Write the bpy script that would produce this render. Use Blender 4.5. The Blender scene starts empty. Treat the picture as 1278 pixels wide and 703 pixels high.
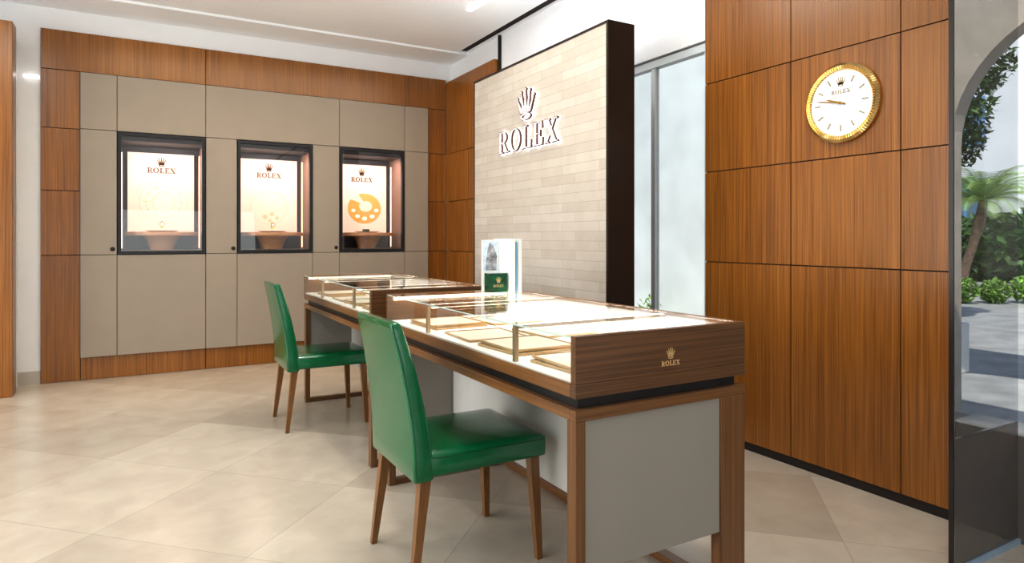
import bpy, bmesh, math, random
from mathutils import Vector, Matrix, Euler
random.seed(7)
scene = bpy.context.scene
COL = scene.collection
PI = math.pi

# ------------------------------------------------------------------ materials
def newmat(name):
    m = bpy.data.materials.new(name); m.use_nodes = True
    nt = m.node_tree; b = nt.nodes["Principled BSDF"]
    return m, nt, b

def plain(name, col, rough=0.5, metal=0.0, noise=0.04, nscale=6.0, spec=0.5, coat=0.0, emis=None, estr=0.0, bump=0.0, bscale=200):
    m, nt, b = newmat(name)
    N = nt.nodes; L = nt.links
    tc = N.new('ShaderNodeTexCoord'); nz = N.new('ShaderNodeTexNoise')
    nz.inputs['Scale'].default_value = nscale; nz.inputs['Detail'].default_value = 4
    L.new(tc.outputs['Object'], nz.inputs['Vector'])
    r = N.new('ShaderNodeValToRGB')
    c0 = [max(0, c*(1-noise)) for c in col]; c1 = [min(1, c*(1+noise)) for c in col]
    r.color_ramp.elements[0].color = (*c0, 1); r.color_ramp.elements[1].color = (*c1, 1)
    r.color_ramp.elements[0].position = .3; r.color_ramp.elements[1].position = .7
    L.new(nz.outputs['Fac'], r.inputs['Fac']); L.new(r.outputs['Color'], b.inputs['Base Color'])
    b.inputs['Roughness'].default_value = rough; b.inputs['Metallic'].default_value = metal
    b.inputs['Specular IOR Level'].default_value = spec; b.inputs['Coat Weight'].default_value = coat
    if emis:
        b.inputs['Emission Color'].default_value = (*emis, 1); b.inputs['Emission Strength'].default_value = estr
    if bump:
        n2 = N.new('ShaderNodeTexNoise'); n2.inputs['Scale'].default_value = bscale
        L.new(tc.outputs['Object'], n2.inputs['Vector'])
        bp = N.new('ShaderNodeBump'); bp.inputs['Strength'].default_value = bump; bp.inputs['Distance'].default_value = .002
        L.new(n2.outputs['Fac'], bp.inputs['Height']); L.new(bp.outputs['Normal'], b.inputs['Normal'])
    return m

def wood(name, dark, light, axis='z', rough=0.35, fine=1.0, coat=0.1, spread=.16):
    m, nt, b = newmat(name); N = nt.nodes; L = nt.links
    tc = N.new('ShaderNodeTexCoord'); geo = N.new('ShaderNodeNewGeometry')
    add = N.new('ShaderNodeVectorMath'); add.operation = 'ADD'
    sc = N.new('ShaderNodeVectorMath'); sc.operation = 'SCALE'; sc.inputs[0].default_value = (3.1, 4.7, 7.3)
    L.new(geo.outputs['Random Per Island'], sc.inputs['Scale'])
    L.new(tc.outputs['Object'], add.inputs[0]); L.new(sc.outputs[0], add.inputs[1])
    def noise(sa, sl, det, dist):
        mp = N.new('ShaderNodeMapping')
        s = [sa, sa, sa]; s['xyz'.index(axis)] = sl
        mp.inputs['Scale'].default_value = s
        L.new(add.outputs[0], mp.inputs['Vector'])
        n = N.new('ShaderNodeTexNoise'); n.inputs['Scale'].default_value = 1; n.inputs['Detail'].default_value = det
        n.inputs['Distortion'].default_value = dist
        L.new(mp.outputs[0], n.inputs['Vector']); return n
    n1 = noise(80*fine, .45, 5, .15); n2 = noise(300*fine, 2.5, 4, 0); n3 = noise(5*fine, .8, 2, .3)
    mx = N.new('ShaderNodeMath'); mx.operation = 'MULTIPLY_ADD'; mx.inputs[1].default_value = .33
    L.new(n1.outputs['Fac'], mx.inputs[0])
    m2 = N.new('ShaderNodeMath'); m2.operation = 'MULTIPLY'; m2.inputs[1].default_value = .52
    L.new(n2.outputs['Fac'], m2.inputs[0]); L.new(m2.outputs[0], mx.inputs[2])
    m4 = N.new('ShaderNodeMath'); m4.operation = 'MULTIPLY_ADD'; m4.inputs[1].default_value = .15
    L.new(n3.outputs['Fac'], m4.inputs[0]); L.new(mx.outputs[0], m4.inputs[2])
    m3 = N.new('ShaderNodeMath'); m3.operation = 'MULTIPLY_ADD'; m3.inputs[1].default_value = .05
    L.new(geo.outputs['Random Per Island'], m3.inputs[0]); L.new(m4.outputs[0], m3.inputs[2])
    r = N.new('ShaderNodeValToRGB')
    r.color_ramp.elements[0].position = .52-spread; r.color_ramp.elements[1].position = .53+spread
    r.color_ramp.elements[0].color = (*dark, 1); r.color_ramp.elements[1].color = (*light, 1)
    L.new(m3.outputs[0], r.inputs['Fac']); L.new(r.outputs['Color'], b.inputs['Base Color'])
    b.inputs['Roughness'].default_value = rough; b.inputs['Coat Weight'].default_value = coat; b.inputs['Coat Roughness'].default_value = .3
    bp = N.new('ShaderNodeBump'); bp.inputs['Strength'].default_value = .05; bp.inputs['Distance'].default_value = .002
    L.new(n2.outputs['Fac'], bp.inputs['Height']); L.new(bp.outputs['Normal'], b.inputs['Normal'])
    return m

def emit(name, col, s):
    m, nt, b = newmat(name)
    b.inputs['Base Color'].default_value = (*col, 1)
    b.inputs['Emission Color'].default_value = (*col, 1); b.inputs['Emission Strength'].default_value = s
    b.inputs['Roughness'].default_value = .5
    return m

def glass(name, tint=(1, 1, 1), f0=.03, k=.75):
    m = bpy.data.materials.new(name); m.use_nodes = True; nt = m.node_tree; N = nt.nodes; L = nt.links
    N.clear(); out = N.new('ShaderNodeOutputMaterial')
    tr = N.new('ShaderNodeBsdfTransparent'); tr.inputs[0].default_value = (*tint, 1)
    gl = N.new('ShaderNodeBsdfGlossy'); gl.inputs['Roughness'].default_value = .01
    lw = N.new('ShaderNodeLayerWeight'); lw.inputs['Blend'].default_value = .5
    pw = N.new('ShaderNodeMath'); pw.operation = 'POWER'; pw.inputs[1].default_value = 5
    L.new(lw.outputs['Facing'], pw.inputs[0])
    mu = N.new('ShaderNodeMath'); mu.operation = 'MULTIPLY_ADD'; mu.inputs[1].default_value = k; mu.inputs[2].default_value = f0
    mx = N.new('ShaderNodeMixShader')
    L.new(pw.outputs[0], mu.inputs[0]); L.new(mu.outputs[0], mx.inputs[0])
    L.new(tr.outputs[0], mx.inputs[1]); L.new(gl.outputs[0], mx.inputs[2]); L.new(mx.outputs[0], out.inputs[0])
    return m

def tile_floor():
    m, nt, b = newmat('limestone_tiles'); N = nt.nodes; L = nt.links
    tc = N.new('ShaderNodeTexCoord'); mp = N.new('ShaderNodeMapping'); mp.inputs['Rotation'].default_value = (0, 0, math.radians(45))
    mp.inputs['Location'].default_value = (.15, .1, 0)
    L.new(tc.outputs['Object'], mp.inputs['Vector'])
    br = N.new('ShaderNodeTexBrick'); br.offset = 0; br.squash = 1
    br.inputs['Scale'].default_value = 1; br.inputs['Brick Width'].default_value = .76; br.inputs['Row Height'].default_value = .76
    br.inputs['Mortar Size'].default_value = .002; br.inputs['Mortar Smooth'].default_value = .5; br.inputs['Bias'].default_value = 0
    br.inputs['Color1'].default_value = (.55, .49, .41, 1); br.inputs['Color2'].default_value = (.44, .385, .315, 1)
    br.inputs['Mortar'].default_value = (.38, .33, .27, 1)
    L.new(mp.outputs[0], br.inputs['Vector'])
    nz = N.new('ShaderNodeTexNoise'); nz.inputs['Scale'].default_value = 5; nz.inputs['Detail'].default_value = 7; nz.inputs['Roughness'].default_value = .55; nz.inputs['Distortion'].default_value = .4
    L.new(tc.outputs['Object'], nz.inputs['Vector'])
    r = N.new('ShaderNodeValToRGB'); r.color_ramp.elements[0].position = .28; r.color_ramp.elements[1].position = .72
    r.color_ramp.elements[0].color = (.85, .84, .82, 1); r.color_ramp.elements[1].color = (1.0, 1.0, 1.0, 1)
    L.new(nz.outputs['Fac'], r.inputs['Fac'])
    mx = N.new('ShaderNodeMix'); mx.data_type = 'RGBA'; mx.blend_type = 'MULTIPLY'; mx.inputs['Factor'].default_value = 1
    L.new(br.outputs['Color'], mx.inputs['A']); L.new(r.outputs['Color'], mx.inputs['B'])
    L.new(mx.outputs['Result'], b.inputs['Base Color'])
    b.inputs['Roughness'].default_value = .22
    return m

def brick_facing():
    m, nt, b = newmat('stone_strip_tiles'); N = nt.nodes; L = nt.links
    tc = N.new('ShaderNodeTexCoord'); sp = N.new('ShaderNodeSeparateXYZ'); cb = N.new('ShaderNodeCombineXYZ')
    L.new(tc.outputs['Object'], sp.inputs[0]); L.new(sp.outputs['Y'], cb.inputs['X']); L.new(sp.outputs['Z'], cb.inputs['Y'])
    br = N.new('ShaderNodeTexBrick'); br.offset = .37; br.offset_frequency = 2
    br.inputs['Scale'].default_value = 1; br.inputs['Brick Width'].default_value = .40; br.inputs['Row Height'].default_value = .0615
    br.inputs['Mortar Size'].default_value = .0015; br.inputs['Mortar Smooth'].default_value = .3
    br.inputs['Color1'].default_value = (.62, .56, .485, 1); br.inputs['Color2'].default_value = (.545, .48, .405, 1)
    br.inputs['Mortar'].default_value = (.40, .345, .28, 1)
    L.new(cb.outputs[0], br.inputs['Vector'])
    nz = N.new('ShaderNodeTexNoise'); nz.inputs['Scale'].default_value = 9; nz.inputs['Detail'].default_value = 8
    L.new(tc.outputs['Object'], nz.inputs['Vector'])
    r = N.new('ShaderNodeValToRGB'); r.color_ramp.elements[0].position = .3; r.color_ramp.elements[1].position = .7
    r.color_ramp.elements[0].color = (.92, .91, .9, 1); r.color_ramp.elements[1].color = (1, 1, 1, 1)
    L.new(nz.outputs['Fac'], r.inputs['Fac'])
    mx = N.new('ShaderNodeMix'); mx.data_type = 'RGBA'; mx.blend_type = 'MULTIPLY'; mx.inputs['Factor'].default_value = 1
    L.new(br.outputs['Color'], mx.inputs['A']); L.new(r.outputs['Color'], mx.inputs['B']); L.new(mx.outputs['Result'], b.inputs['Base Color'])
    bp = N.new('ShaderNodeBump'); bp.inputs['Strength'].default_value = .3; bp.inputs['Distance'].default_value = .003; bp.invert = True
    L.new(br.outputs['Fac'], bp.inputs['Height']); L.new(bp.outputs['Normal'], b.inputs['Normal'])
    b.inputs['Roughness'].default_value = .55
    return m

WD, WL = (.13, .043, .007), (.40, .160, .025)
M_woodz = wood('teak_vertical', WD, WL, 'z', rough=.27)
M_deskx = wood('walnut_x', (.055, .023, .008), (.19, .088, .034), 'x', rough=.3, fine=.8)
M_desky = wood('walnut_y', (.085, .036, .011), (.27, .122, .041), 'y', rough=.3, fine=1.0)
M_railx = wood('walnut_rail', (.085, .036, .011), (.27, .122, .041), 'x', rough=.3, fine=1.0)
M_deskz = wood('walnut_z', (.075, .032, .010), (.25, .112, .038), 'z', rough=.3, fine=1.0)
M_legz = wood('chair_beech_stained', (.12, .052, .014), (.29, .132, .042), 'z', rough=.3, fine=1.2)
M_white = plain('white_plaster', (.85, .85, .85), .8, noise=.015)
M_ceil = plain('ceiling_paint', (.94, .95, .96), .85, noise=.01)
M_grey = plain('taupe_lacquer', (.315, .262, .208), .5, noise=.02)
M_greyd = plain('taupe_desk_panel', (.29, .264, .23), .5, noise=.02)
M_black = plain('black_metal', (.012, .011, .012), .35)
M_dark = plain('dark_bronze', (.018, .010, .007), .35, noise=.2)
M_gap = plain('dark_gap', (.015, .009, .006), .8)
M_floor = tile_floor(); M_brick = brick_facing()
M_leather = plain('green_leather', (.0, .125, .043), .2, noise=.08, nscale=20, coat=.4, bump=.12, bscale=260)
M_leatherd = plain('green_piping', (.0, .10, .033), .3)
M_gold = plain('polished_gold', (.93, .68, .31), .18, metal=1)
M_goldink = plain('bright_gold_leaf', (.66, .46, .23), .35, metal=.3, emis=(1, .7, .3), estr=.04)  # gold with a faint glow added so the emblems read bright
M_handgold = plain('dark_gold_hand', (.34, .20, .05), .3, metal=.5)
M_copper = plain('rose_gold_side', (.13, .065, .045), .35, metal=.5)
M_face = plain('pearl_letter_face', (.82, .74, .73), .3, emis=(1, .92, .92), estr=.28)
M_steel = plain('brushed_steel', (.6, .6, .58), .3, metal=1)
M_marker = plain('dark_gold_marker', (.36, .30, .20), .35, metal=.3)
M_bronze = plain('champagne_metal', (.55, .42, .30), .35, metal=.9)
M_dial = plain('white_dial', (.88, .92, 1.0), .4, noise=.0)
M_glass = glass('clear_glass', (.985, .995, .985), .05, .9)
M_glassw = glass('window_glass', (.98, .99, .99), .004, .4)
M_glasst = glass('smoked_glass', (.84, .85, .86), .006, .4)
M_glassl = plain('taupe_back_painted_glass', (.10, .088, .08), .12, coat=.5)
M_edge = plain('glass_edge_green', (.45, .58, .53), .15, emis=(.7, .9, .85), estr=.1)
M_fabric = plain('white_fabric', (.90, .88, .85), .9, noise=.01)
M_tray = plain('gold_edged_tray', (.50, .33, .17), .3, metal=.3, noise=.03)
M_pad = plain('cream_pad', (.76, .69, .59), .7)
M_led = emit('warm_led', (1, .88, .72), 11)
M_halo = emit('white_halo', (.93, .95, 1), 2.0)
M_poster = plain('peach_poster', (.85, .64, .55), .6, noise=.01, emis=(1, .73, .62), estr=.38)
M_posterink = plain('poster_ink_brown', (.22, .09, .035), .6)
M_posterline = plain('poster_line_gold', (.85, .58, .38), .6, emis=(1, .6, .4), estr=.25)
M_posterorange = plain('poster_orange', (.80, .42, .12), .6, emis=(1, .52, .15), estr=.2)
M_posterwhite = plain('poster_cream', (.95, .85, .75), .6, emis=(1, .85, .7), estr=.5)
M_lininglit = plain('lit_peach_lining', (.30, .17, .13), .5)  # lit copy of the niche lining, light painted into its colour
M_liningshade = plain('shaded_dark_lining', (.035, .026, .032), .5)  # shaded copy of the lining, shade painted into left, top and back
M_green = plain('green_marble', (.0, .055, .02), .2, noise=.5, nscale=25, coat=.4)
M_paper = plain('white_paper', (.85, .85, .83), .6, noise=.01)
M_blue = plain('blue_paper', (.22, .45, .62), .5)
M_nichelight = emit('peach_led', (1, .62, .42), 2)
M_pedwood = wood('red_walnut', (.34, .14, .06), (.62, .30, .14), 'x')
M_daylit = plain('daylit_desk_panel', (.60, .58, .545), .5)  # desk panel taupe lightened, daylight on the front painted into the colour

# ------------------------------------------------------------------ mesh builder
class MB:
    def __init__(s): s.bm = bmesh.new(); s.mi = 0
    def box(s, x0, x1, y0, y1, z0, z1, bev=0, seg=1):
        bm = bmesh.new() if bev else s.bm
        vs = [bm.verts.new(p) for p in [(x0,y0,z0),(x1,y0,z0),(x1,y1,z0),(x0,y1,z0),(x0,y0,z1),(x1,y0,z1),(x1,y1,z1),(x0,y1,z1)]]
        for f in [(3,2,1,0),(4,5,6,7),(0,1,5,4),(1,2,6,5),(2,3,7,6),(3,0,4,7)]:
            fc = bm.faces.new([vs[i] for i in f]); fc.material_index = s.mi
        if bev:
            bmesh.ops.bevel(bm, geom=bm.edges[:], offset=bev, segments=seg, affect='EDGES', profile=.5)
            for f in bm.faces: f.material_index = s.mi
            me = bpy.data.meshes.new('tmp'); bm.to_mesh(me); bm.free(); s.bm.from_mesh(me); bpy.data.meshes.remove(me)
        return s
    def prism(s, pts, z0, z1):
        n = len(pts)
        a = [s.bm.verts.new((p[0], p[1], z0)) for p in pts]; b = [s.bm.verts.new((p[0], p[1], z1)) for p in pts]
        area = sum(pts[i][0]*pts[(i+1)%n][1]-pts[(i+1)%n][0]*pts[i][1] for i in range(n))
        if area < 0: a.reverse(); b.reverse()
        for f in [b, a[::-1]]:
            fc = s.bm.faces.new(f); fc.material_index = s.mi
        for i in range(n):
            fc = s.bm.faces.new([a[i], a[(i+1)%n], b[(i+1)%n], b[i]]); fc.material_index = s.mi
        return s
    def ring(s, outer, inner, z0, z1, closed=True):
        n = len(outer)
        V = [[s.bm.verts.new((p[0], p[1], z)) for p in pl] for pl, z in ((outer, z0), (outer, z1), (inner, z1), (inner, z0))]
        for i in range(n if closed else n-1):
            j = (i+1) % n
            for k in range(4):
                fc = s.bm.faces.new([V[k][i], V[k][j], V[(k+1)%4][j], V[(k+1)%4][i]]); fc.material_index = s.mi
        return s
    def loft(s, rings, cap=True, close=True):
        R = [[s.bm.verts.new(p) for p in r] for r in rings]; n = len(R[0])
        for a, b in zip(R[:-1], R[1:]):
            for i in range(n if close else n-1):
                j = (i+1) % n
                fc = s.bm.faces.new([a[i], a[j], b[j], b[i]]); fc.material_index = s.mi
        if cap:
            for r in (R[0][::-1], R[-1]):
                fc = s.bm.faces.new(r); fc.material_index = s.mi
        return s
    def lathe(s, prof, n=40, c=(0, 0, 0), sx=1, sy=1, cap=True):
        rings = [[(c[0]+r*sx*math.cos(2*PI*i/n), c[1]+r*sy*math.sin(2*PI*i/n), c[2]+z) for i in range(n)] for r, z in prof]
        return s.loft(rings, cap)
    def tube(s, pts, r, n=8, closed=False):
        pts = [Vector(p) for p in pts]; m = len(pts); rings = []
        up = None
        for i, p in enumerate(pts):
            a = pts[(i-1) % m] if (closed or i > 0) else p; b = pts[(i+1) % m] if (closed or i < m-1) else p
            t = (b-a).normalized()
            ref = Vector((0, 0, 1)) if abs(t.z) < .9 else Vector((1, 0, 0))
            if up is not None and up.cross(t).length > .1: ref = up
            sd = t.cross(ref).normalized(); u = sd.cross(t).normalized(); up = u
            rr = r[i] if isinstance(r, (list, tuple)) else r
            rings.append([tuple(p+sd*math.cos(2*PI*k/n)*rr+u*math.sin(2*PI*k/n)*rr) for k in range(n)])
        if closed: rings.append(rings[0])
        return s.loft(rings, cap=not closed)
    def obj(s, name, mats, parent=None, smooth=False, ang=35, loc=None, rot=None):
        bmesh.ops.remove_doubles(s.bm, verts=s.bm.verts, dist=1e-6) if smooth else None
        bmesh.ops.recalc_face_normals(s.bm, faces=s.bm.faces)
        me = bpy.data.meshes.new(name); s.bm.to_mesh(me); s.bm.free()
        for m in (mats if isinstance(mats, (list, tuple)) else [mats]): me.materials.append(m)
        if smooth:
            for p in me.polygons: p.use_smooth = True
            me.set_sharp_from_angle(angle=math.radians(ang))
        o = bpy.data.objects.new(name, me); COL.objects.link(o)
        if parent: o.parent = parent
        if loc: o.location = loc
        if rot: o.rotation_euler = rot
        return o

def thing(name, loc, label, cat, group=None, rot=(0, 0, 0)):
    e = bpy.data.objects.new(name, None); e.empty_display_size = .1; COL.objects.link(e)
    e.location = loc; e.rotation_euler = rot; e["label"] = label; e["category"] = cat
    if group: e["group"] = group
    return e
def tag(o, label, cat, group=None):
    o["label"] = label; o["category"] = cat
    if group: o["group"] = group
    return o
def struct(o, label=None):
    o["kind"] = "structure"
    if label: o["label"] = label
    return o
def dup(root, loc, rot=None, label=None):
    new = root.copy(); COL.objects.link(new); new.location = loc
    if rot: new.rotation_euler = rot
    if label: new["label"] = label
    def rec(o, n):
        for c in o.children:
            cc = c.copy(); COL.objects.link(cc); cc.parent = n; rec(c, cc)
    rec(root, new); return new
def relabel(o, label): o["label"] = label

# ------------------------------------------------------------------ lettering
def ell(cx, cy, rx, ry, n=40, a0=0, a1=2*PI, closed=True):
    m = n if closed else n-1
    return [(cx+rx*math.cos(a0+(a1-a0)*i/m), cy+ry*math.sin(a0+(a1-a0)*i/m)) for i in range(n)]
def R_(x0, x1, y0, y1): return [(x0, y0), (x1, y0), (x1, y1), (x0, y1)]
GL = {
 'R': (.86, [R_(.12,.30,0,1), R_(0,.42,0,.065), R_(0,.45,.935,1), [(.36,.52),(.55,.50),(.90,0),(.66,0)], R_(.62,.98,0,.065)],
       [(ell(.42,.73,.36,.27,18,-PI/2,PI/2,False), ell(.42,.73,.17,.205,18,-PI/2,PI/2,False), False)], [R_(.28,.43,.46,.525), R_(.28,.43,.935,1)]),
 'O': (1.0, [], [(ell(.5,.5,.5,.52), ell(.5,.5,.29,.45), True)], []),
 'L': (.74, [R_(.12,.30,0,1), R_(0,.44,.935,1), R_(0,.74,0,.065), [(.62,.05),(.74,.05),(.76,.32),(.72,.32)]], [], []),
 'E': (.78, [R_(.12,.30,0,1), R_(0,.74,.935,1), R_(0,.76,0,.065), [(.62,.05),(.76,.05),(.79,.30),(.75,.30)], [(.62,.95),(.74,.95),(.76,.72),(.72,.72)], R_(.28,.58,.475,.535), R_(.55,.59,.38,.63)], [], []),
 'X': (.92, [[(.04,1),(.30,1),(.90,0),(.64,0)], [(.78,1),(.84,1),(.18,0),(.11,0)], R_(0,.40,.94,1), R_(.62,.96,.94,1), R_(0,.32,0,.06), R_(.54,.98,0,.06)], [], []),
}
def offset_poly(pts, d):
    if not d: return pts
    cx = sum(p[0] for p in pts)/len(pts); cy = sum(p[1] for p in pts)/len(pts)
    w = max(p[0] for p in pts)-min(p[0] for p in pts); h = max(p[1] for p in pts)-min(p[1] for p in pts)
    return [(cx+(p[0]-cx)*(1+2*d/max(w, .01)), cy+(p[1]-cy)*(1+2*d/max(h, .01))) for p in pts]
def glyph(mb, ch, x, y, h, z0, z1, grow=0, wx=1):
    w, polys, rings, extra = GL[ch]
    T = lambda pts: [(x+p[0]*h*wx, y+p[1]*h) for p in pts]
    for p in polys+extra: mb.prism(T(offset_poly(p, grow)), z0, z1)
    for o, i, cl in rings:
        if grow:
            cx, cy = (.42, .73) if ch == 'R' else (.5, .5)
            f = lambda pts, g: [(cx+(p[0]-cx)*(1+g), cy+(p[1]-cy)*(1+g)) for p in pts]
            o = f(o, grow*2); i = f(i, -grow*2.4)
        mb.ring(T(o), T(i), z0, z1, cl)
def word_layout(word, width):
    gap = .16; tot = sum(GL[c][0] for c in word)+gap*(len(word)-1); h = width/tot
    xs = []; x = -width/2
    for c in word: xs.append(x); x += (GL[c][0]+gap)*h
    return xs, h
def word(mb, width, y, z0, z1, cx=0, bold=0):
    xs, h = word_layout('ROLEX', width)
    for c, x in zip('ROLEX', xs):
        glyph(mb, c, cx+x, y, h, z0, z1, grow=bold)
    return h
def crown(mb, cx, y, w, h, z0, z1, grow=0):
    g = grow
    tips = [(-.47, .70), (-.25, .88), (0, .95), (.25, .88), (.47, .70)]
    base = [-.20, -.10, 0, .10, .20]
    for (tx, ty), bx in zip(tips, base):
        p = [(bx-.085-g, .20-g), (bx+.085+g, .20-g), (tx+.022+g, ty), (tx-.022-g, ty)]
        mb.prism([(cx+a*w, y+b*h) for a, b in p], z0, z1)
        mb.prism([(cx+a*w, y+b*h) for a, b in ell(tx, ty+.01, .05+g, .045+g, 14)], z0, z1)
    mb.prism([(cx+a*w, y+b*h) for a, b in [(-.29-g, .2-g), (.29+g, .2-g), (.31+g, .34), (.0, .42), (-.31-g, .34)]], z0, z1)
    mb.ring([(cx+a*w, y+b*h) for a, b in ell(0, .10, .30+g, .115+g, 28)], [(cx+a*w, y+b*h) for a, b in ell(0, .10, .20-g, .05-g*.5, 28)], z0, z1)

# ------------------------------------------------------------------ ROOM SHELL
H = 3.235
struct(MB().box(-5, 3.3, -4, 7.35, -.1, 0).obj('floor', M_floor), 'polished beige limestone tiles laid diagonally')
c = MB(); c.box(-5, 2.98, -4, 6.38, H+.02, H+.15); c.box(-5, 3.3, 6.38, 7.35, H, H+.15); c.box(3.08, 3.3, -4, 6.38, H+.02, H+.15); c.box(2.9, 3.12, -4, 6.38, H+.15, H+.2)
struct(c.obj('ceiling', M_ceil), 'smooth white ceiling with lowered edge band')
struct(MB().box(2.985, 3.075, -4, 6.379, H+.04, H+.149).obj('trim_ceiling_slot', M_gap), 'black recessed slot where ceiling meets wall')

w = MB(); c3 = [.179, 1.172, 2.1625]; hw = .356
w.box(-5, 3.3, 6.85, 7.35, 0, 1.10); w.box(-5, 3.3, 6.85, 7.35, 2.20, H)
xs = [-5]
for c_ in c3: xs += [c_-hw, c_+hw]
xs.append(3.3)
for i in range(0, len(xs), 2): w.box(xs[i], xs[i+1], 6.85, 7.35, 1.10, 2.20)
w.box(-5, 3.3, 7.30, 7.35, 1.10, 2.20)
struct(w.obj('wall_back', M_white), 'white plaster wall')
w = MB()
w.box(3.12, 3.3, 1.62, 2.966, 0, H); w.box(3.1, 3.3, 2.966, 4.6, 2.50, H+.02); w.box(3.1, 3.3, 4.6, 6.85, 0, H+.02)
w.box(3.12, 3.3, -.9, 1.62, 3.0, H); w.box(3.12, 3.3, -4, -.9, 0, H)
struct(w.obj('wall_right', M_white), 'white plaster wall')
struct(MB().box(3.12, 3.3, -.9, 1.62, 0, .44).obj('wall_right_sill', plain('taupe_low_wall', (.12, .105, .095), .3)), 'dark taupe low wall below the window')
struct(MB().box(3.12, 3.31, -.9, 1.525, .44, .448).obj('trim_sill', plain('grey_sill', (.40, .40, .40), .5)))
struct(MB().box(-5.1, -5, -4, 7.35, 0, H).obj('wall_left', M_white))
struct(MB().box(-5, 3.3, -4.1, -4, 0, H).obj('wall_front', M_white))
M_skirt = plain('beige_skirting', (.50, .46, .4), .5)
struct(MB().box(-.86, -.742, 6.835, 6.85, 0, .11).obj('baseboard_back', M_skirt))
struct(MB().box(-5, -.86, 6.835, 6.85, 0, .11).obj('baseboard_back_far', M_skirt))

def panels(mb, axis, face, back, us, vs, gap=.003):
    for a, b in zip(us[:-1], us[1:]):
        for c, d in zip(vs[:-1], vs[1:]):
            lo, hi = min(a, b)+gap, max(a, b)-gap
            if axis == 'x': mb.box(face, back, lo, hi, c+gap, d-gap)
            else: mb.box(lo, hi, face, back, c+gap, d-gap)
w = MB(); panels(w, 'x', 3.10, 3.118, [1.53, 1.747, 2.341, 2.966], [.045, 1.10, 1.662, 2.217, 2.78, H]); 
w.mi = 1; w.box(3.115, 3.1195, 1.53, 2.966, .0, H); w.box(3.104, 3.116, 1.53, 2.966, 0, .045)
struct(w.obj('wall_right_panelling', [M_woodz, M_gap]), 'teak veneer wall panelling with dark shadow gaps')
w = MB()
panels(w, 'y', 6.822, 6.845, [-.742, -.456], [.0, 1.10, 1.66, 2.20, 2.705])
panels(w, 'y', 6.822, 6.845, [2.80, 3.03], [.0, 1.10, 1.66, 2.20, 2.705])
panels(w, 'y', 6.822, 6.845, [-.742, .54, 3.03], [2.705, 3.05]); panels(w, 'y', 6.822, 6.845, [-.456, .54, 2.80], [0, .20])
w.mi = 1; w.box(-.742, 3.03, 6.842, 6.849, 0, 1.098); w.box(-.742, 3.03, 6.842, 6.849, 2.202, 3.05)
for i, (a_, b_) in enumerate([(-.742, c3[0]-hw), (c3[0]+hw, c3[1]-hw), (c3[1]+hw, c3[2]-hw), (c3[2]+hw, 3.03)]): w.box(a_, b_, 6.842, 6.849, 1.098, 2.202)
struct(w.obj('wall_back_panelling', [M_woodz, M_gap]), 'teak veneer surround with dark shadow gaps')
w = MB(); panels(w, 'x', 3.03, 3.09, [6.82, 6.24, 5.66], [0, 1.10, 1.66, 2.20, 3.02]); w.mi = 1; w.box(3.085, 3.099, 5.66, 6.82, 0, 3.02)
struct(w.obj('wall_right_return', [M_woodz, M_gap]), 'teak veneer return beside the back corner')
struct(MB().box(3.07, 3.1, 5.635, 5.655, 2.9, H+.02).obj('trim_shadow_gap', M_gap))
w = MB(); w.box(-1.9, -.87, 6.37, 6.55, 0, 2.95, bev=.003)
struct(w.obj('wall_left_pier', M_woodz), 'teak clad pier standing off the wall')
struct(MB().box(-1.9, -.9, 6.55, 6.85, 0, 2.9).obj('wall_left_pier_core', M_white))
o = MB().box(-.86, -.75, 6.815, 6.849, 2.615, 2.635).obj('wall_light_bar', emit('bar_light', (1, 1, 1), 1.5)); tag(o, 'slim white glowing light bar on plaster wall', 'light')

# glass door
M_frame = plain('silver_frame', (.64, .68, .69), .35, metal=.0)
d = thing('door_1', (3.15, 3.0, 0), 'tall sliding glass door in slim silver frame', 'door'); d["kind"] = "structure"
MB().box(-.03, .03, -.03, 1.58, 2.44, 2.49).obj('door_head', M_frame, d)
MB().box(-.02, .02, .46, .50, 0, 2.44).obj('door_stile', M_frame, d)
MB().box(-.02, .02, -.033, .0, 0, 2.44).obj('door_stile', M_frame, d)
MB().box(-.004, .004, 0, .46, 0, 2.44).obj('glass_pane', M_glassw, d)
MB().box(-.004, .004, .50, 1.58, 0, 2.44).obj('glass_pane', M_glassw, d)

w = thing('window_1', (3.2, .3, .449), 'large clear window onto the courtyard', 'window'); w["kind"] = "structure"
MB().box(-.004, .004, -1.2, 1.315, 0, 2.55).obj('glass_pane', M_glassw, w)
g = thing('glass_screen', (2.62, 1.29, 0), 'floor-to-ceiling smoked glass screen with slim dark metal edge', 'glass screen')
MB().box(.006, .50, -.005, .005, .50, H-.01).obj('glass_pane', M_glasst, g)
MB().box(.006, .50, -.005, .005, .02, .50).obj('lower_painted_pane', M_glassl, g)
MB().box(-.006, .004, -.008, .008, 0, H).obj('edge_post', M_dark, g)
MB().box(.004, .007, -.008, -.003, 0, H-.01).obj('edge_trim', M_steel, g)
MB().box(.006, .50, -.015, .015, 0, .02).obj('bottom_rail', plain('pale_blue_rail', (.3, .4, .5), .3), g)

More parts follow.
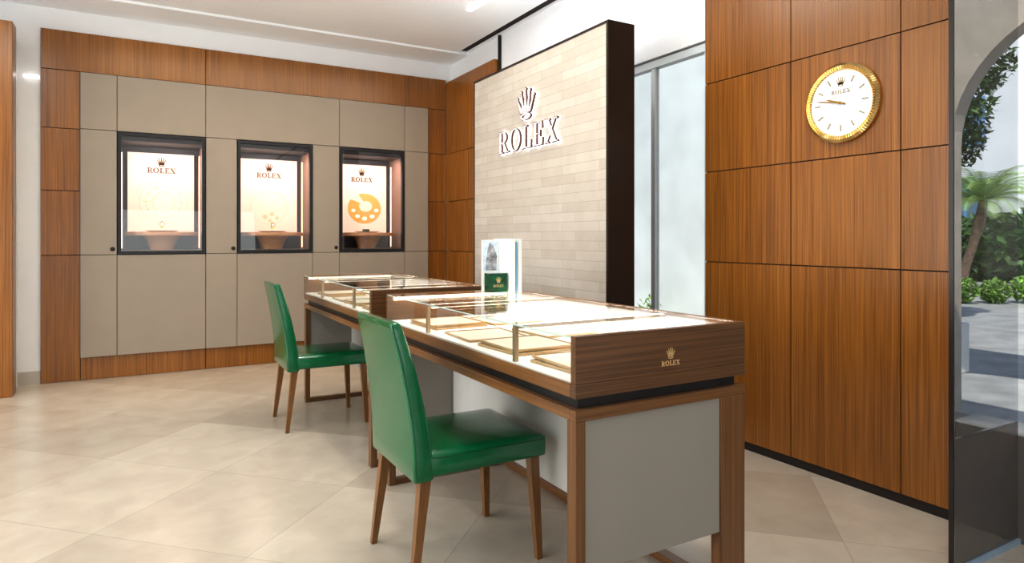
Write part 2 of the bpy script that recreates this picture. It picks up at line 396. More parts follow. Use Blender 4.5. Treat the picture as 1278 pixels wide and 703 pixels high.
# ------------------------------------------------------------------ back wall cabinet
cab = thing('wall_cabinet', (1.17, 6.80, .2), 'taupe lacquered flush cabinet panels set into teak wall', 'cabinet')
X = [-.456, -.18, .538, .814, 1.53, 1.805, 2.52, 2.80]
def cpanel(x0, x1, z0, z1, knob=None, nm='cabinet_panel'):
    g_ = .0022
    p = MB().box(x0+g_-1.17, x1-g_-1.17, -.012, .035, z0+g_-.2, z1-g_-.2, bev=.0015).obj(nm, M_grey, cab)
    if knob:
        MB().lathe([(.017, 0), (.019, .004), (.014, .010), (.006, .012)], 20).obj('knob', M_black, p, smooth=True, loc=(knob[0]-1.17, -.012, knob[1]-.2), rot=(PI/2, 0, 0))
for a, b in [(0, 1), (1, 2), (2, 5), (5, 6), (6, 7)]: cpanel(X[a], X[b], 2.203, 2.70)
for a, b, k in [(0, 1, 1), (2, 3, 1), (4, 5, 1), (6, 7, 0)]: cpanel(X[a], X[b], 1.10, 2.203, (X[b]-.035, 1.15) if k else None, 'door')
for a in range(7): cpanel(X[a], X[a+1], .20, 1.10, None, 'door')
MB().box(-.456-1.17, 2.80-1.17, .036, .041, 0, .9).obj('carcass', M_gap, cab); MB().box(-.456-1.17, 2.8-1.17, .036, .041, 2.003, 2.5).obj('carcass', M_gap, cab)

for k, cx in enumerate(c3):
    lab = ['black-framed lit wall niche with peach poster of fine rings', 'black-framed lit wall niche with peach poster of pale discs', 'black-framed lit wall niche with orange dial poster'][k]
    t = thing('wall_display_case', (cx, 6.80, 1.10), lab, 'display case', 'lit display niches in the cabinet wall')
    w = MB(); f = .027
    w.box(-.354, -.354+f, -.022, .03, .003, 1.097); w.box(.354-f, .354, -.022, .03, .003, 1.097)
    w.box(-.354+f, .354-f, -.022, .03, 1.097-f, 1.097); w.box(-.354+f, .354-f, -.022, .03, .003, .003+f)
    w.obj('frame', M_black, t)
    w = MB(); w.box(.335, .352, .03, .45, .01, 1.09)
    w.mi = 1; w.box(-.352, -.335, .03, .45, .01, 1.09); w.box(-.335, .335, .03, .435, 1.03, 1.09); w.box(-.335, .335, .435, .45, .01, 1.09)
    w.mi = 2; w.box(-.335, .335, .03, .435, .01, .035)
    w.obj('lining', [M_lininglit, M_liningshade, M_deskx], t)
    MB().box(.325, .3345, .36, .37, .05, .96).obj('light_strip', M_nichelight, t)
    MB().box(-.3345, -.325, .36, .37, .05, .96).obj('light_strip', M_nichelight, t)
    MB().box(-.327, .327, -.006, -.001, .03, 1.07).obj('glass_pane', M_glass, t)
    p = thing('poster', (cx, 7.19, 1.27), lab.split('with ')[1] if k < 2 else 'peach poster of orange dial', 'poster', 'posters in display niches', rot=(PI/2, 0, 0))
    p["label"] = p["label"] + ' and crown emblem standing in niche'
    MB().box(-.285, .285, 0, .80, -.008, 0, bev=.001).obj('board', M_poster, p)
    w = MB(); word(w, .24, .61, 0, .004, bold=.03); crown(w, 0, .675, .075, .085, 0, .004, grow=.02)
    w.obj('lettering', M_posterink, p)
    if k == 0:
        w = MB()
        for r in (.10, .155, .21):
            w.ring(ell(.02, .33, r, r, 60), ell(.02, .33, r-.004, r-.004, 60), 0, .002)
        w.ring(ell(-.12, .42, .09, .09, 50), ell(-.12, .42, .086, .086, 50), 0, .002)
        for i in range(12):
            a = i*PI/6; w.prism([(.02+.155*math.cos(a)+x_, .33+.155*math.sin(a)+y_) for x_, y_ in ell(0, 0, .008, .008, 10)], 0, .003)
        w.obj('artwork', M_posterline, p)
    elif k == 1:
        w = MB(); w.ring(ell(0, .30, .18, .18, 60), ell(0, .30, .177, .177, 60), 0, .002)
        w.ring(ell(.04, .36, .13, .10, 60), ell(.04, .36, .127, .097, 60), 0, .002)
        for x_, y_, r in [(-.04, .20, .024), (.03, .23, .022), (.08, .19, .018), (.01, .16, .018)]: w.prism(ell(x_, y_, r, r, 20), 0, .003)
        w.obj('artwork', M_posterline, p)
    else:
        w = MB(); w.mi = 0
        def arc(cx_, cy_, rx, ry, a0, a1, n=60): return ell(cx_, cy_, rx, ry, n, a0, a1, False)
        w.ring(arc(.03, .31, .19, .17, PI*.62, -PI*1.2), arc(.045, .335, .075, .06, PI*.62, -PI*1.2), 0, .002, False)
        w.mi = 1
        for a, ra in ((-2.9, .9), (-2.25, 1), (-1.6, 1.1), (-.9, 1.1), (-.2, 1)):
            w.prism([(.035+.135*math.cos(a)+.026*ra*math.cos(b), .315+.118*math.sin(a)+.020*ra*math.sin(b)) for b in [i*PI/8 for i in range(16)]], 0, .0035)
        w.obj('artwork', [M_posterorange, M_posterwhite], p)
    s = thing('pedestal_shelf', (cx, 6.995, 1.135), 'half-round wooden pedestal shelf inside lit niche', 'shelf', 'pedestal shelves in the niches')
    MB().lathe([(.300, .135), (.306, .140), (.306, .166), (.300, .172)], 48, sy=.58).obj('board', M_pedwood, s, smooth=True)
    MB().lathe([(.10, 0), (.105, .03), (.13, .09), (.16, .135)], 48, sy=.5).obj('pedestal', M_pedwood, s, smooth=True)
    pl = MB().lathe([(.09, 0), (.135, .008), (.14, .012), (.132, .011), (.09, .005)], 40, c=(0, 0, 0), sy=.6).obj('tray', M_gold, smooth=True)
    pl.location = (cx, 6.99, 1.3073); tag(pl, 'shallow round gold-rimmed tray on wooden shelf', 'tray', 'round trays in the niches')
    if k < 2:
        wt = thing('wristwatch', (cx+.0, 6.985, 1.3125), 'small wristwatch on cream cuff stand above round tray', 'watch', 'watches in the niches')
        w = MB(); w.box(-.03, .03, -.025, .025, 0, .008, bev=.002); w.box(-.01, .01, -.008, .008, .008, .03); w.obj('stand', M_paper, wt)
        w = MB(); rr = []
        for i in range(29):
            a = 2*PI*i/28; rr.append([(x_, math.cos(a)*r_*.85, .062+math.sin(a)*r_) for x_, r_ in ((-.010, .030), (.010, .030), (.010, .034), (-.010, .034))])
        w.loft(rr, cap=False); w.obj('strap', M_gold, wt, smooth=True)
        MB().lathe([(.019, 0), (.021, .004), (.017, .009), (.015, .009)], 28).obj('watch_case', M_gold, wt, smooth=True, loc=(0, -.027, .068), rot=(PI/2, 0, 0))
        MB().lathe([(.0145, 0), (.0145, .001)], 24).obj('dial', M_dial, wt, loc=(0, -.0365, .068), rot=(PI/2, 0, 0))
    else:
        o = MB().box(cx-.05, cx+.02, 6.97, 7.01, 1.3126, 1.345, bev=.003).obj('green_box', M_green); tag(o, 'small green presentation box on round tray', 'box')
    L_ = bpy.data.lights.new('assumed_niche_lamp', 'AREA'); L_.shape = 'RECTANGLE'; L_.size = .5; L_.size_y = .08; L_.energy = 5; L_.color = (1, .86, .79)  # assumed lamp at the niche top, no fitting built
    lo = bpy.data.objects.new('assumed_niche_lamp', L_); COL.objects.link(lo); lo.location = (cx, 6.90, 2.12); lo.rotation_euler = (math.radians(10), 0, 0)

# ------------------------------------------------------------------ feature wall + sign
fw = thing('partition_wall', (2.4, 3.94, 0), 'freestanding partition faced in pale stone strips, dark bronze edges', 'partition')
MB().box(0, .02, -.87, .88, 0, 2.525).obj('stone_facing', M_brick, fw)
w = MB(); w.box(.02, .195, -.89, .89, 0, 2.54); w.box(-.004, .02, -.89, -.87, 0, 2.54); w.box(-.004, .02, .88, .89, 0, 2.54); w.box(-.004, .02, -.87, .88, 2.525, 2.54)
w.obj('bronze_frame', M_dark, fw)
sg = thing('wall_sign', (2.4, 3.958, 1.885), 'halo-lit rose-gold crown and lettering on stone partition', 'sign', rot=(PI/2, 0, -PI/2))
xs_, hh = word_layout('ROLEX', .80)
for ch, x_ in zip('ROLEX', xs_):
    w = MB(); glyph(w, ch, x_, 0, hh, .015, .030, grow=.014); lt = w.obj('letter', M_copper, sg)
    w = MB(); glyph(w, ch, x_, 0, hh, .030, .0312, grow=-.010); w.obj('letter_face', M_face, lt)
    w = MB(); glyph(w, ch, x_, 0, hh, .004, .014, grow=.022); w.obj('halo_backing', M_halo, lt)
w = MB(); crown(w, 0, .205, .24, .225, .015, .030, grow=.010); lt = w.obj('crown_emblem', M_copper, sg)
w = MB(); crown(w, 0, .205, .24, .225, .030, .0312, grow=-.010); w.obj('letter_face', M_face, lt)
w = MB(); crown(w, 0, .205, .24, .225, .004, .014, grow=.022); w.obj('halo_backing', M_halo, lt)

# ------------------------------------------------------------------ clock
ck = thing('wall_clock', (3.10, 2.036, 1.934), 'round white wall clock with fluted gold bezel on teak wall', 'clock', rot=(PI/2, 0, -PI/2))
w = MB(); n = 360; prof = []
for r, z, fl in ((.198, 0, 0), (.202, .010, 0), (.201, .020, .0015), (.187, .033, .004), (.170, .028, .0035), (.164, .018, 0)):
    prof.append([(r*math.cos(2*PI*i/n), r*math.sin(2*PI*i/n), z+fl*[1, 0, -1, 0][i % 4]) for i in range(n)])
w.loft(prof, cap=False); w.obj('bezel', M_gold, ck, smooth=True, ang=10)
MB().lathe([(.168, 0), (.168, .018)], 80).obj('dial', M_dial, ck, smooth=True)
for i in range(1, 12):
    a = PI/2-i*PI/6; w = MB(); L0, L1 = (.112, .144); hw_ = .0036
    ca, sa = math.cos(a), math.sin(a)
    w.prism([(L0*ca-hw_*sa, L0*sa+hw_*ca), (L1*ca-hw_*sa, L1*sa+hw_*ca), (L1*ca+hw_*sa, L1*sa-hw_*ca), (L0*ca+hw_*sa, L0*sa-hw_*ca)], .018, .0215)
    w.obj('hour_marker', M_marker, ck)
w = MB()
for i in range(60):
    a = i*PI/30; ca, sa = math.cos(a), math.sin(a); hw_ = .0008; L0, L1 = .152, .159
    w.prism([(L0*ca-hw_*sa, L0*sa+hw_*ca), (L1*ca-hw_*sa, L1*sa+hw_*ca), (L1*ca+hw_*sa, L1*sa-hw_*ca), (L0*ca+hw_*sa, L0*sa-hw_*ca)], .018, .0188)
w.obj('minute_track', M_marker, ck)
w = MB(); word(w, .10, .048, .018, .0205, bold=.005); crown(w, 0, .084, .05, .05, .018, .0205); w.obj('emblem', plain('dark_gold_ink', (.36, .27, .14), .4, metal=.2), ck)
def hand(nm, ang, ln, wd, z):
    w = MB(); a = math.radians(90-ang); ca, sa = math.cos(a), math.sin(a)
    P = [(-.03, -wd*.6), (-.03, wd*.6), (0, wd), (ln*.8, wd*.8), (ln, 0), (ln*.8, -wd*.8), (0, -wd)]
    w.prism([(x*ca-y*sa, x*sa+y*ca) for x, y in P], z, z+.0025); w.prism(ell(0, 0, .008, .008, 20), z, z+.003); w.obj(nm, M_handgold, ck)
hand('hour_hand', 290, .085, .005, .024); hand('minute_hand', 281, .14, .0038, .028)

# ------------------------------------------------------------------ desk
def make_desk(loc):
    t = thing('counter_desk', loc, '', 'desk', 'walnut sales counters')
    a, b = .352, .829
    w = MB(); w.box(-a, a, -b+.0302, b-.0302, .718, .75, bev=.001); w.mi = 1
    w.box(-a, a, -b, -b+.03, .718, .75, bev=.001); w.box(-a, a, b-.03, b, .718, .75, bev=.001); w.obj('top', [M_desky, M_railx], t)
    for s in (-1, 1):
        y0, y1 = (s*b, s*(b-.045)); y0, y1 = min(y0, y1), max(y0, y1)
        MB().box(-a, -a+.036, y0, y1, 0, .718, bev=.002).obj('leg', M_deskz, t)
        MB().box(a-.115, a, y0, y1, 0, .718, bev=.002).obj('leg', M_deskz, t)
        MB().box(-a+.036, a-.115, y0+.003, y1-.003, 0, .03, bev=.002).obj('floor_rail', M_deskx, t)
        MB().box(-a+.0365, a-.1155, y0+.006, y1-.012, .27, .7175, bev=.001).obj('end_panel', M_greyd, t)
    MB().box(a-.05, a, -b+.045, b-.045, 0, .03, bev=.002).obj('floor_rail', M_desky, t)
    MB().box(0, .018, -b+.046, b-.046, .26, .7175).obj('modesty_panel', M_daylit, t)
    MB().box(.019, a-.02, -b+.046, b-.046, .265, .7175).obj('drawer_body', M_greyd, t)
    for i in range(4):
        y = -b+.05+(2*b-.1)*i/4
        MB().box(a-.02, a-.004, y+.004, y+(2*b-.1)/4-.004, .27, .70, bev=.002).obj('drawer', M_greyd, t)
    return t
def make_case(loc):
    t = thing('glass_display_case', loc, '', 'display case', 'glass display cases on the counters')
    a, b = .352, .829
    MB().box(-a+.025, a-.025, -b+.025, b-.025, 0, .037).obj('plinth', M_black, t)
    w = MB(); w.box(-a, a, -b+.0302, b-.0302, .034, .076, bev=.001); w.mi = 1
    w.box(-a, a, -b, -b+.03, .034, .076, bev=.001); w.box(-a, a, b-.03, b, .034, .076, bev=.001); w.obj('base_tray', [M_desky, M_deskx], t)
    for s in (-1, 1):
        y0, y1 = sorted((s*b, s*(b-.026)))
        e = MB().box(-a, a, y0, y1, .0765, .214, bev=.0015).obj('end_panel', M_deskx, t)
        if s < 0:
            w = MB(); word(w, .076, .098, 0, .002, bold=.005); crown(w, 0, .120, .034, .034, 0, .002, grow=.0)
            w.obj('emblem', M_goldink, e, loc=(.012, -b-.0003, 0), rot=(PI/2, 0, 0))
    MB().box(a-.02, a, -b+.0265, b-.0265, .0765, .214).obj('rear_panel', M_desky, t)
    MB().box(-a+.008, a-.021, -b+.027, b-.027, .0765, .082).obj('fabric_floor', M_fabric, t)
    MB().box(a-.025, a-.021, -b+.027, b-.027, .083, .200).obj('rear_lining', M_fabric, t)
    MB().box(-a+.0005, -a+.0065, -b+.0265, b-.0265, .0765, .2055).obj('front_glass', M_glass, t)
    MB().box(-a+.0005, a-.0205, -b+.0265, b-.0265, .206, .213).obj('top_glass', M_glass, t)
    MB().box(-a-.0005, -a+.0005, -b+.0265, b-.0265, .2075, .2120).obj('glass_edge', M_edge, t)
    for y in (-.459, .309):
        MB().box(-a+.007, -a+.022, y-.009, y+.009, .082, .2055, bev=.001).obj('post', M_bronze, t)
        br = MB().box(-a+.022, a-.026, y-.012, y+.012, .192, .2055, bev=.001).obj('crossbar', M_bronze, t)
        MB().box(-a+.03, a-.03, y-.010, y+.010, .2056, .2059).obj('light_strip', M_led, br)
        MB().box(-a+.03, a-.03, y-.009, y+.009, .1900, .1918).obj('light_strip', M_led, br)
    MB().box(-a+.03, a-.03, b-.045, b-.028, .185, .2).obj('light_strip', M_led, t)
    return t
CX = 1.438
D1 = make_desk((CX, 2.361, 0)); C1 = make_case((CX, 2.361, .7502))
relabel(D1, 'walnut framed sales desk with taupe panels beside green chair'); relabel(C1, 'walnut and glass display case with gold crown emblem')
D2 = dup(D1, (CX, 4.272, 0)); C2 = dup(C1, (CX, 4.272, .7502))
relabel(D2, 'walnut framed sales desk nearer the niche wall'); relabel(C2, 'walnut and glass display case nearer the niche wall')

def make_tray(w_, d_):
    t = thing('jewellery_tray', (0, 0, 0), 'gold-edged presentation tray with cream pad', 'tray', 'presentation trays in glass cases')
    m = MB(); m.box(-w_, w_, -d_, d_, 0, .003, bev=.001)
    r = .004
    m.box(-w_, w_, -d_, -d_+r, .003, .010); m.box(-w_, w_, d_-r, d_, .003, .010); m.box(-w_, -w_+r, -d_+r, d_-r, .003, .010); m.box(w_-r, w_, -d_+r, d_-r, .003, .010)
    m.obj('tray_body', M_tray, t)
    MB().box(-w_+.009, w_-.009, -d_+.009, d_-.009, .0032, .0075, bev=.002, seg=2).obj('pad', M_pad, t)
    return t
tb = make_tray(.135, .14)
first = True
for cy in (2.361, 4.272):
    for (dx, dy, dz, rz) in [(-.16, -.63, 0, .05), (-.155, -.62, .0105, -.04), (-.16, -.24, 0, .07), (-.155, -.23, .0105, .0), (-.16, .10, 0, -.05), (-.155, .5, 0, .06), (-.155, .51, .0105, 0), (.155, -.45, 0, .0), (.155, .05, 0, .03), (.155, .5, 0, 0)]:
        L0 = (CX+dx, cy+dy, .7502+.0825+dz)
        if first: tb.location = L0; tb.rotation_euler = (0, 0, rz); first = False
        else: dup(tb, L0, (0, 0, rz))

# ------------------------------------------------------------------ brochure display on glass
Z0 = .7502+.2135
o = thing('crown_plinth_block', (1.628, 3.02, Z0), 'green marble block with gold crown and lettering on glass', 'display block')
MB().box(-.055, .055, -.028, .028, 0, .10, bev=.002).obj('block', M_green, o)
w = MB(); word(w, .06, .029, 0, .001, bold=.02); crown(w, 0, .050, .032, .032, 0, .001); w.obj('emblem', M_goldink, o, loc=(0, -.0282, 0), rot=(PI/2, 0, 0))
o = thing('picture_card', (1.636, 3.105, Z0), 'upright photo card showing blue-grey figure behind green block', 'card')
MB().box(-.048, .048, -.004, .004, 0, .275).obj('card', M_paper, o)
w = MB(); w.mi = 0; w.box(-.044, .044, -.0055, -.0042, .11, .27); w.mi = 1
w.loft([[(x, y, z-.01) for x, z in [(-.028, .122), (.036, .122), (.04, .2), (.018, .25), (-.004, .272), (-.016, .23), (-.024, .18)]] for y in (-.0068, -.0056)])
w.obj('picture', [plain('photo_sky', (.58, .70, .80), .4, noise=.2, nscale=30), plain('photo_figure', (.3, .3, .32), .4, noise=.7, nscale=40)], o)
for i, (x_, hw_, m_, lb) in enumerate([(1.701, .011, M_paper, 'white upright booklet on glass counter'), (1.721, .003, M_blue, 'slim blue upright booklet between white ones'), (1.741, .011, M_paper, 'white upright booklet on glass counter')]):
    b = thing('booklet', (x_, 3.06, Z0), lb, 'booklet', 'booklets standing on the glass counter')
    MB().box(-hw_, hw_, -.10, .10, 0, .28 if i != 1 else .265, bev=.001).obj('cover', m_, b)
    MB().box(-hw_+.002, hw_-.002, -.098, .0985, .28 if i != 1 else .265, .2815 if i != 1 else .2665).obj('pages', M_paper, b)

# ------------------------------------------------------------------ chairs
def rrect(cx, hx, hy, r, z, n=6):
    out = []
    for (sx, sy, a0) in ((1, 1, 0), (-1, 1, PI/2), (-1, -1, PI), (1, -1, 1.5*PI)):
        for i in range(n+1):
            a = a0+PI/2*i/n
            out.append((cx+sx*(hx-r)+r*math.cos(a), sy*(hy-r)+r*math.sin(a), z))
    return out
def make_chair(loc):
    t = thing('dining_chair', loc, '', 'chair', 'green leather chairs at the counters')
    w = MB(); R = []
    for z, ins, r in ((.400, .010, .015), (.405, .002, .018), (.415, 0, .02), (.462, 0, .02), (.474, .004, .02), (.482, .013, .022), (.487, .04, .03), (.491, .10, .03), (.492, .17, .03)):
        R.append(rrect(.02, .255-ins, .238-ins, max(.012, r), z))
    w.loft(R); w.obj('seat', M_leather, t, smooth=True, ang=50)
    w = MB(); w.tube([(p[0], p[1], p[2]) for p in rrect(.02, .2545, .2375, .02, .468)], .0026, 6, True); w.obj('piping', M_leatherd, t, smooth=True)
    w = MB(); R = []
    prof = [(.390, -.238, .034, .236), (.396, -.238, .038, .239), (.45, -.24, .038, .239), (.52, -.244, .036, .238), (.60, -.254, .033, .234), (.70, -.271, .030, .228), (.80, -.292, .027, .221), (.88, -.312, .024, .214), (.93, -.326, .021, .209), (.946, -.331, .019, .206), (.953, -.333, .013, .200)]
    for z, x_, hx, hy in prof:
        ring = rrect(x_, hx, hy, min(hx*.7, .014), z)
        R.append(ring)
    w.loft(R); w.obj('backrest', M_leather, t, smooth=True, ang=50)
    for s in (-1, 1):
        MB().tube([(x_-hx*.8, s*(hy-.001), z) for z, x_, hx, hy in prof[1:-1]], .0022, 6).obj('piping', M_leatherd, t, smooth=True)
    for sx, sy in ((-1, -1), (-1, 1), (1, -1), (1, 1)):
        top = (.225, .205) if sx > 0 else (-.225, .205); bot = (.245, .222) if sx > 0 else (-.275, .222)
        w = MB(); R = []
        for k in range(6):
            q = k/5; z = .404*(1-q); h_ = .020-(.020-.0115)*q
            x_ = top[0]+(bot[0]-top[0])*q; y_ = sy*(top[1]+(bot[1]-top[1])*q)
            R.append([(x_-h_, y_-h_, z), (x_+h_, y_-h_, z), (x_+h_, y_+h_, z), (x_-h_, y_+h_, z)])
        w.loft(R); w.obj('leg', M_legz, t)
    return t
CH = make_chair((1.105, 2.375, 0)); relabel(CH, 'green leather high-back chair at desk carrying green block')
CH2 = dup(CH, (1.09, 4.55, 0), label='green leather high-back chair at desk nearer niche wall')

# ------------------------------------------------------------------ exterior
struct(MB().box(3.32, 40, -20, 40, -.12, -.02).obj('ground', plain('grey_paving', (.42, .41, .385), .7, noise=.2, nscale=3)), 'grey stone courtyard paving')
a = MB(); X0, X1 = 5.0, 5.15; n = 24
pts = [(1.6+.87*math.cos(PI*i/n), 1.9+.87*math.sin(PI*i/n)) for i in range(n+1)]
outline = [(3.6, -.02), (3.6, 4.6), (-3, 4.6), (-3, -.02), (.73, -.02)]+pts[::-1]+[(2.47, -.02)]
f0 = [a.bm.verts.new((X0, p[0], p[1])) for p in outline]; f1 = [a.bm.verts.new((X1, p[0], p[1])) for p in outline]
a.bm.faces.new(f0); a.bm.faces.new(f1[::-1])
for i in range(len(outline)):
    j = (i+1) % len(outline); a.bm.faces.new([f0[i], f0[j], f1[j], f1[i]])
o = a.obj('stone_archway', plain('sandstone_arch', (.46, .40, .33), .8, noise=.12, nscale=5)); tag(o, 'rounded beige stone archway leading to courtyard', 'archway')
o = MB().box(6.3, 6.5, 4.2, 12, -.02, 5.4).obj('garden_wall', plain('pale_render', (.66, .69, .67), .85, noise=.10, nscale=1.5)); tag(o, 'pale weathered rendered wall outside glass door', 'wall')
o = MB().box(6.6, 6.8, 3.19, 3.45, -.02, .45, bev=.01).obj('stone_block', plain('white_stone', (.7, .7, .68), .7)); tag(o, 'low white stone block on courtyard paving', 'block')
b = thing('building', (24, 12, 0), 'white rendered building with blue-framed windows', 'building')
MB().box(0, 2, -7, 9, -.02, 9).obj('facade', plain('white_render', (.78, .79, .8), .8, noise=.05, nscale=1), b)
M_shut = plain('blue_shutter', (.18, .35, .6), .5); M_wdk = plain('window_dark', (.12, .22, .35), .2)
for i in range(6):
    for j in range(3):
        w = MB(); y = -6+i*2.4; z = 1.6+j*2.7; w.mi = 0; w.box(-.08, -.01, y, y+1.1, z, z+1.6); w.mi = 1
        w.box(-.1, -.081, y+.08, y+.5, z+.08, z+1.52); w.box(-.1, -.081, y+.6, y+1.02, z+.08, z+1.52)
        w.obj('window', [M_shut, M_wdk], b)
def leaf_cloud(mb, c, rad, n, size, tilt=1.0, core=0):
    if core:
        rings = []
        for i in range(1, 9):
            a = -PI/2+PI*i/9
            rings.append([(c[0]+core*rad[0]*math.cos(a)*math.cos(b*PI/8), c[1]+core*rad[1]*math.cos(a)*math.sin(b*PI/8), c[2]+core*rad[2]*math.sin(a)) for b in range(16)])
        mb.loft(rings)
    for _ in range(n):
        while True:
            p = Vector((random.uniform(-1, 1), random.uniform(-1, 1), random.uniform(-1, 1)))
            if (.7 if core else .25) < p.length < 1: break
        q = Vector((c[0]+p.x*rad[0], c[1]+p.y*rad[1], c[2]+p.z*rad[2]))
        R = Euler((random.uniform(-1, 1)*tilt, random.uniform(-1, 1)*tilt, random.uniform(0, 6.28))).to_matrix()
        s_ = size*random.uniform(.6, 1.3)
        vs = [mb.bm.verts.new(q+R @ Vector(v)) for v in ((-s_, 0, 0), (0, -s_*.35, s_*.1), (s_, 0, 0), (0, s_*.35, s_*.1))]
        f = mb.bm.faces.new(vs); f.material_index = mb.mi
M_leaf1 = plain('leaf_dark', (.05, .115, .02), .5, noise=.6, nscale=3); M_leaf2 = plain('leaf_light', (.20, .36, .06), .5, noise=.4, nscale=4); M_palm = plain('palm_leaf', (.32, .46, .15), .5, noise=.4, nscale=4)
M_bark = plain('bark', (.16, .11, .075), .9, noise=.4, nscale=12)
def dirpos(px, z):
    u = (px-639)/812; return Vector((z*(.4961+.8683*u), z*(.8683-.4961*u), 0))
p = dirpos(1198, 14.6); pt = thing('palm_tree', (p.x, p.y, -.02), 'small palm tree with arching feathery fronds in courtyard bed', 'palm tree')
w = MB(); w.tube([(0, 0, 0), (.05, -.08, .6), (.12, -.2, 1.1), (.2, -.32, 1.7), (.24, -.36, 2.1)], [.13, .10, .095, .11, .08], 12); w.obj('trunk', M_bark, pt, smooth=True)
w = MB()
for i in range(44):
    az = i*2.39996; el = .0+1.2*((i*7) % 11)/11; Lf = random.uniform(1.0, 1.35); prev = Vector((.24, -.36, 2.1)); path = []
    for s_ in range(15):
        q = s_/14; e_ = el-1.7*q*q*(.6+.4*q)
        path.append(prev.copy()); prev = prev+Vector((math.cos(az)*math.cos(e_), math.sin(az)*math.cos(e_), math.sin(e_)))*Lf/14
    w.tube(path, [.014*(1-j/16) for j in range(15)], 4)
    for j in range(2, 15):
        t_ = (path[j]-path[j-1]).normalized(); sd = t_.cross(Vector((0, 0, 1))).normalized()
        ll = .30*math.sin(PI*(j/15)**.7)+.05
        for s_ in (-1, 1):
            for e2 in (0, .5):
                b0 = path[j]-t_*e2*Lf/14; tip = b0+(sd*s_*.8+t_*.6+Vector((0, 0, -.25))).normalized()*ll
                vs = [w.bm.verts.new(v) for v in (b0-t_*.012, b0+t_*.012, tip)]; w.bm.faces.new(vs)
w.obj('fronds', M_palm, pt)
p = dirpos(1178, 9); tr = thing('leafy_tree', (p.x, p.y, -.02), 'dark green leafy tree beyond the archway', 'tree')
w = MB(); w.tube([(0, 0, 0), (.05, 0, 1.2), (-.05, .1, 2.4), (0, 0, 3.2)], [.06, .05, .04, .03], 10); w.obj('trunk', M_bark, tr, smooth=True)
w = MB(); leaf_cloud(w, (.2, -.08, 3.1), (.5, .45, .6), 1000, .07); leaf_cloud(w, (.25, -.14, 2.6), (.35, .25, .35), 400, .06); leaf_cloud(w, (.4, -.23, 3.7), (.6, .42, .45), 800, .07); w.obj('foliage', M_leaf1, tr)
for i, (px, z, rx, rz, mt) in enumerate([(1201, 12.6, .26, .26, 1), (1241, 12.6, .26, .24, 1), (1281, 12.6, .26, .28, 1)]):
    p = dirpos(px, z); s_ = thing('shrub', (p.x, p.y, -.02), 'bright green low shrub in the courtyard bed', 'shrub', 'shrubs in the courtyard bed')
    w = MB(); w.tube([(0, 0, 0), (0, 0, rz)], [.03, .015], 6); w.obj('stem', M_bark, s_)
    w = MB(); leaf_cloud(w, (0, 0, rz), (rx, rx*1.05, rz), 650, .055, core=.5); w.obj('foliage', M_leaf2, s_)
p = dirpos(1262, 19); s_ = thing('hedge', (p.x, p.y, -.02), 'dense dark green hedge planting behind palm tree', 'hedge')
w = MB(); w.tube([(0, 0, 0), (0, 0, .8)], [.05, .02], 6); w.obj('stem', M_bark, s_)
w = MB(); leaf_cloud(w, (0, 0, .95), (1.6, 2.8, 1.05), 3200, .19, core=.6); leaf_cloud(w, (.4, -1.0, 1.7), (.8, .9, .9), 900, .2, core=.4); w.obj('foliage', M_leaf1, s_)
s_ = thing('shrub', (6.0, 6.75, -.02), 'small green plant at foot of pale garden wall', 'shrub')
w = MB(); w.tube([(0, 0, 0), (0, 0, .3)], [.02, .01], 6); w.obj('stem', M_bark, s_); w = MB(); leaf_cloud(w, (0, 0, .26), (.16, .2, .25), 140, .04); w.obj('foliage', M_leaf2, s_)

o = MB().box(2.485, 2.535, 3.6, 5.15, H+.010, H+.02).obj('ceiling_light', emit('ceiling_strip', (1, 1, 1), 6)); tag(o, 'slim recessed linear ceiling light', 'light')

# ------------------------------------------------------------------ lights
def area(name, loc, rot, sx, sy, e, col=(1, 1, 1), spread=None):
    l = bpy.data.lights.new(name, 'AREA'); l.shape = 'RECTANGLE'; l.size = sx; l.size_y = sy; l.energy = e; l.color = col
    if spread: l.spread = spread
    o = bpy.data.objects.new(name, l); COL.objects.link(o); o.location = loc; o.rotation_euler = rot; return o
area('assumed_daylight_lamp', (-4.9, 2.6, 1.7), (0, -PI/2, 0), 2.6, 5, 235, (.91, .96, 1))  # added area lamp for assumed daylight; the left wall has no window
area('added_front_fill_lamp', (-.5, -3.9, 1.6), (math.radians(108), 0, 0), 6, 2.4, 85, (.91, .96, 1))  # unseen fill lamp added behind the camera, tilted up; no shopfront is built
for x_, y_ in ((-1.2, 1.0), (-1.2, 4.2), (1.2, .6), (1.45, 3.2)):
    area('added_ceiling_lamp', (x_, y_, H), (0, 0, 0), .6, 1.2, 20, (.98, .98, .97))  # added out-of-view area lamps for soft room light, no panels built
area('ceiling_fill_lamp', (2.5, 3.94, 2.56), (PI, 0, 0), .1, 1.6, 8, (.95, .97, 1))  # unseen fill lamp added above the partition to whiten the ceiling
def spot(name, loc, tgt, e, ang, col=(1, .90, .78), blend=.9, r=.04):
    l = bpy.data.lights.new(name, 'SPOT'); l.energy = e; l.spot_size = math.radians(ang); l.spot_blend = blend; l.color = col; l.shadow_soft_size = r
    o = bpy.data.objects.new(name, l); COL.objects.link(o); o.location = loc
    o.rotation_euler = (Vector(tgt)-Vector(loc)).to_track_quat('-Z', 'Y').to_euler()
area('assumed_washer_strip', (1.2, 5.3, 3.2), (math.radians(32), 0, 0), 3.2, .08, 15, (1, .85, .66), spread=math.radians(110))  # assumed lamp strip, out of view, for the wash on the back panelling
spot('assumed_wall_washer', (2.3, 6.1, 3.2), (3.03, 6.1, 2.2), 16, 90, (1, .72, .45), r=.15)  # assumed unseen spot on the corner panelling
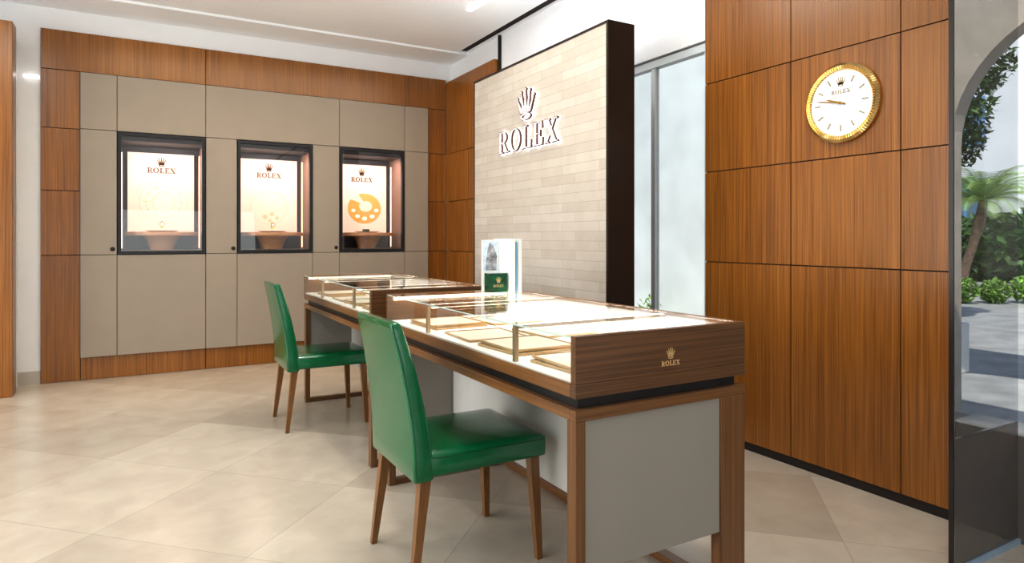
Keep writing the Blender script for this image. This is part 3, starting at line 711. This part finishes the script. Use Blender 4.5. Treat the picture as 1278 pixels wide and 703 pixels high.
spot('assumed_wall_washer', (2.1, 2.7, 3.2), (3.1, 2.8, 1.6), 30, 80, (1, .90, .78), r=.15)  # assumed unseen spot on the right panelling
spot('assumed_wall_washer', (2.0, 1.9, 3.2), (3.1, 2.1, .9), 75, 58, (1, .90, .78), blend=1, r=.2)  # assumed unseen spot, added for the bright patch on the right panelling
spot('assumed_wall_washer', (1.4, 3.9, 3.2), (2.4, 3.9, 1.6), 11, 90, (1, .97, .92))  # unseen spot added to light the stone partition
for cy in (2.361, 4.272):
    area('assumed_case_lamp', (CX+.22, cy, .945), (0, math.radians(-25), 0), .03, 1.5, 7, (1, .95, .88))  # assumed lamp added inside each case to brighten it, no fitting built
for x_, y_ in ((1.35, 2.4), (1.3, 4.3), (.3, 3.4), (-.9, 4.6), (-.6, 2.6)): spot('assumed_downlight', (x_, y_, 3.2), (x_, y_, 0), 65, 62, (1, .95, .87))  # assumed ceiling spots without fittings, added to cast shadows
for x_ in (-.3, .7, 1.7): spot('assumed_downlight', (x_, 6.0, 3.2), (x_, 6.1, 0), 85, 42, (1, .84, .64), blend=1)  # assumed spots added for warm pools at the foot of the back wall
sun = bpy.data.lights.new('sun', 'SUN'); sun.energy = 4.6; sun.angle = .01; sun.color = (1, .96, .9)
so = bpy.data.objects.new('sun', sun); COL.objects.link(so); so.rotation_euler = (math.radians(38), 0, math.radians(-60))
wd = bpy.data.worlds.new('sky'); scene.world = wd; wd.use_nodes = True; nt = wd.node_tree
sk = nt.nodes.new('ShaderNodeTexSky'); sk.sky_type = 'NISHITA'; sk.sun_disc = False; sk.sun_elevation = math.radians(50); sk.sun_rotation = math.radians(200)
nt.links.new(sk.outputs[0], nt.nodes['Background'].inputs[0]); nt.nodes['Background'].inputs[1].default_value = .16

# ------------------------------------------------------------------ camera
cd = bpy.data.cameras.new('camera'); cd.sensor_width = 36; cd.lens = 812/1278*36; cd.shift_y = -54.5/1278; cd.clip_start = .05; cd.clip_end = 200
co = bpy.data.objects.new('camera', cd); COL.objects.link(co); co.location = (0, 0, 1.25); co.rotation_euler = (PI/2, 0, math.radians(-29.74))
scene.camera = co
scene.view_settings.view_transform = 'Standard'
scene.view_settings.look = 'None'
scene.view_settings.exposure = .12
scene.view_settings.gamma = .84
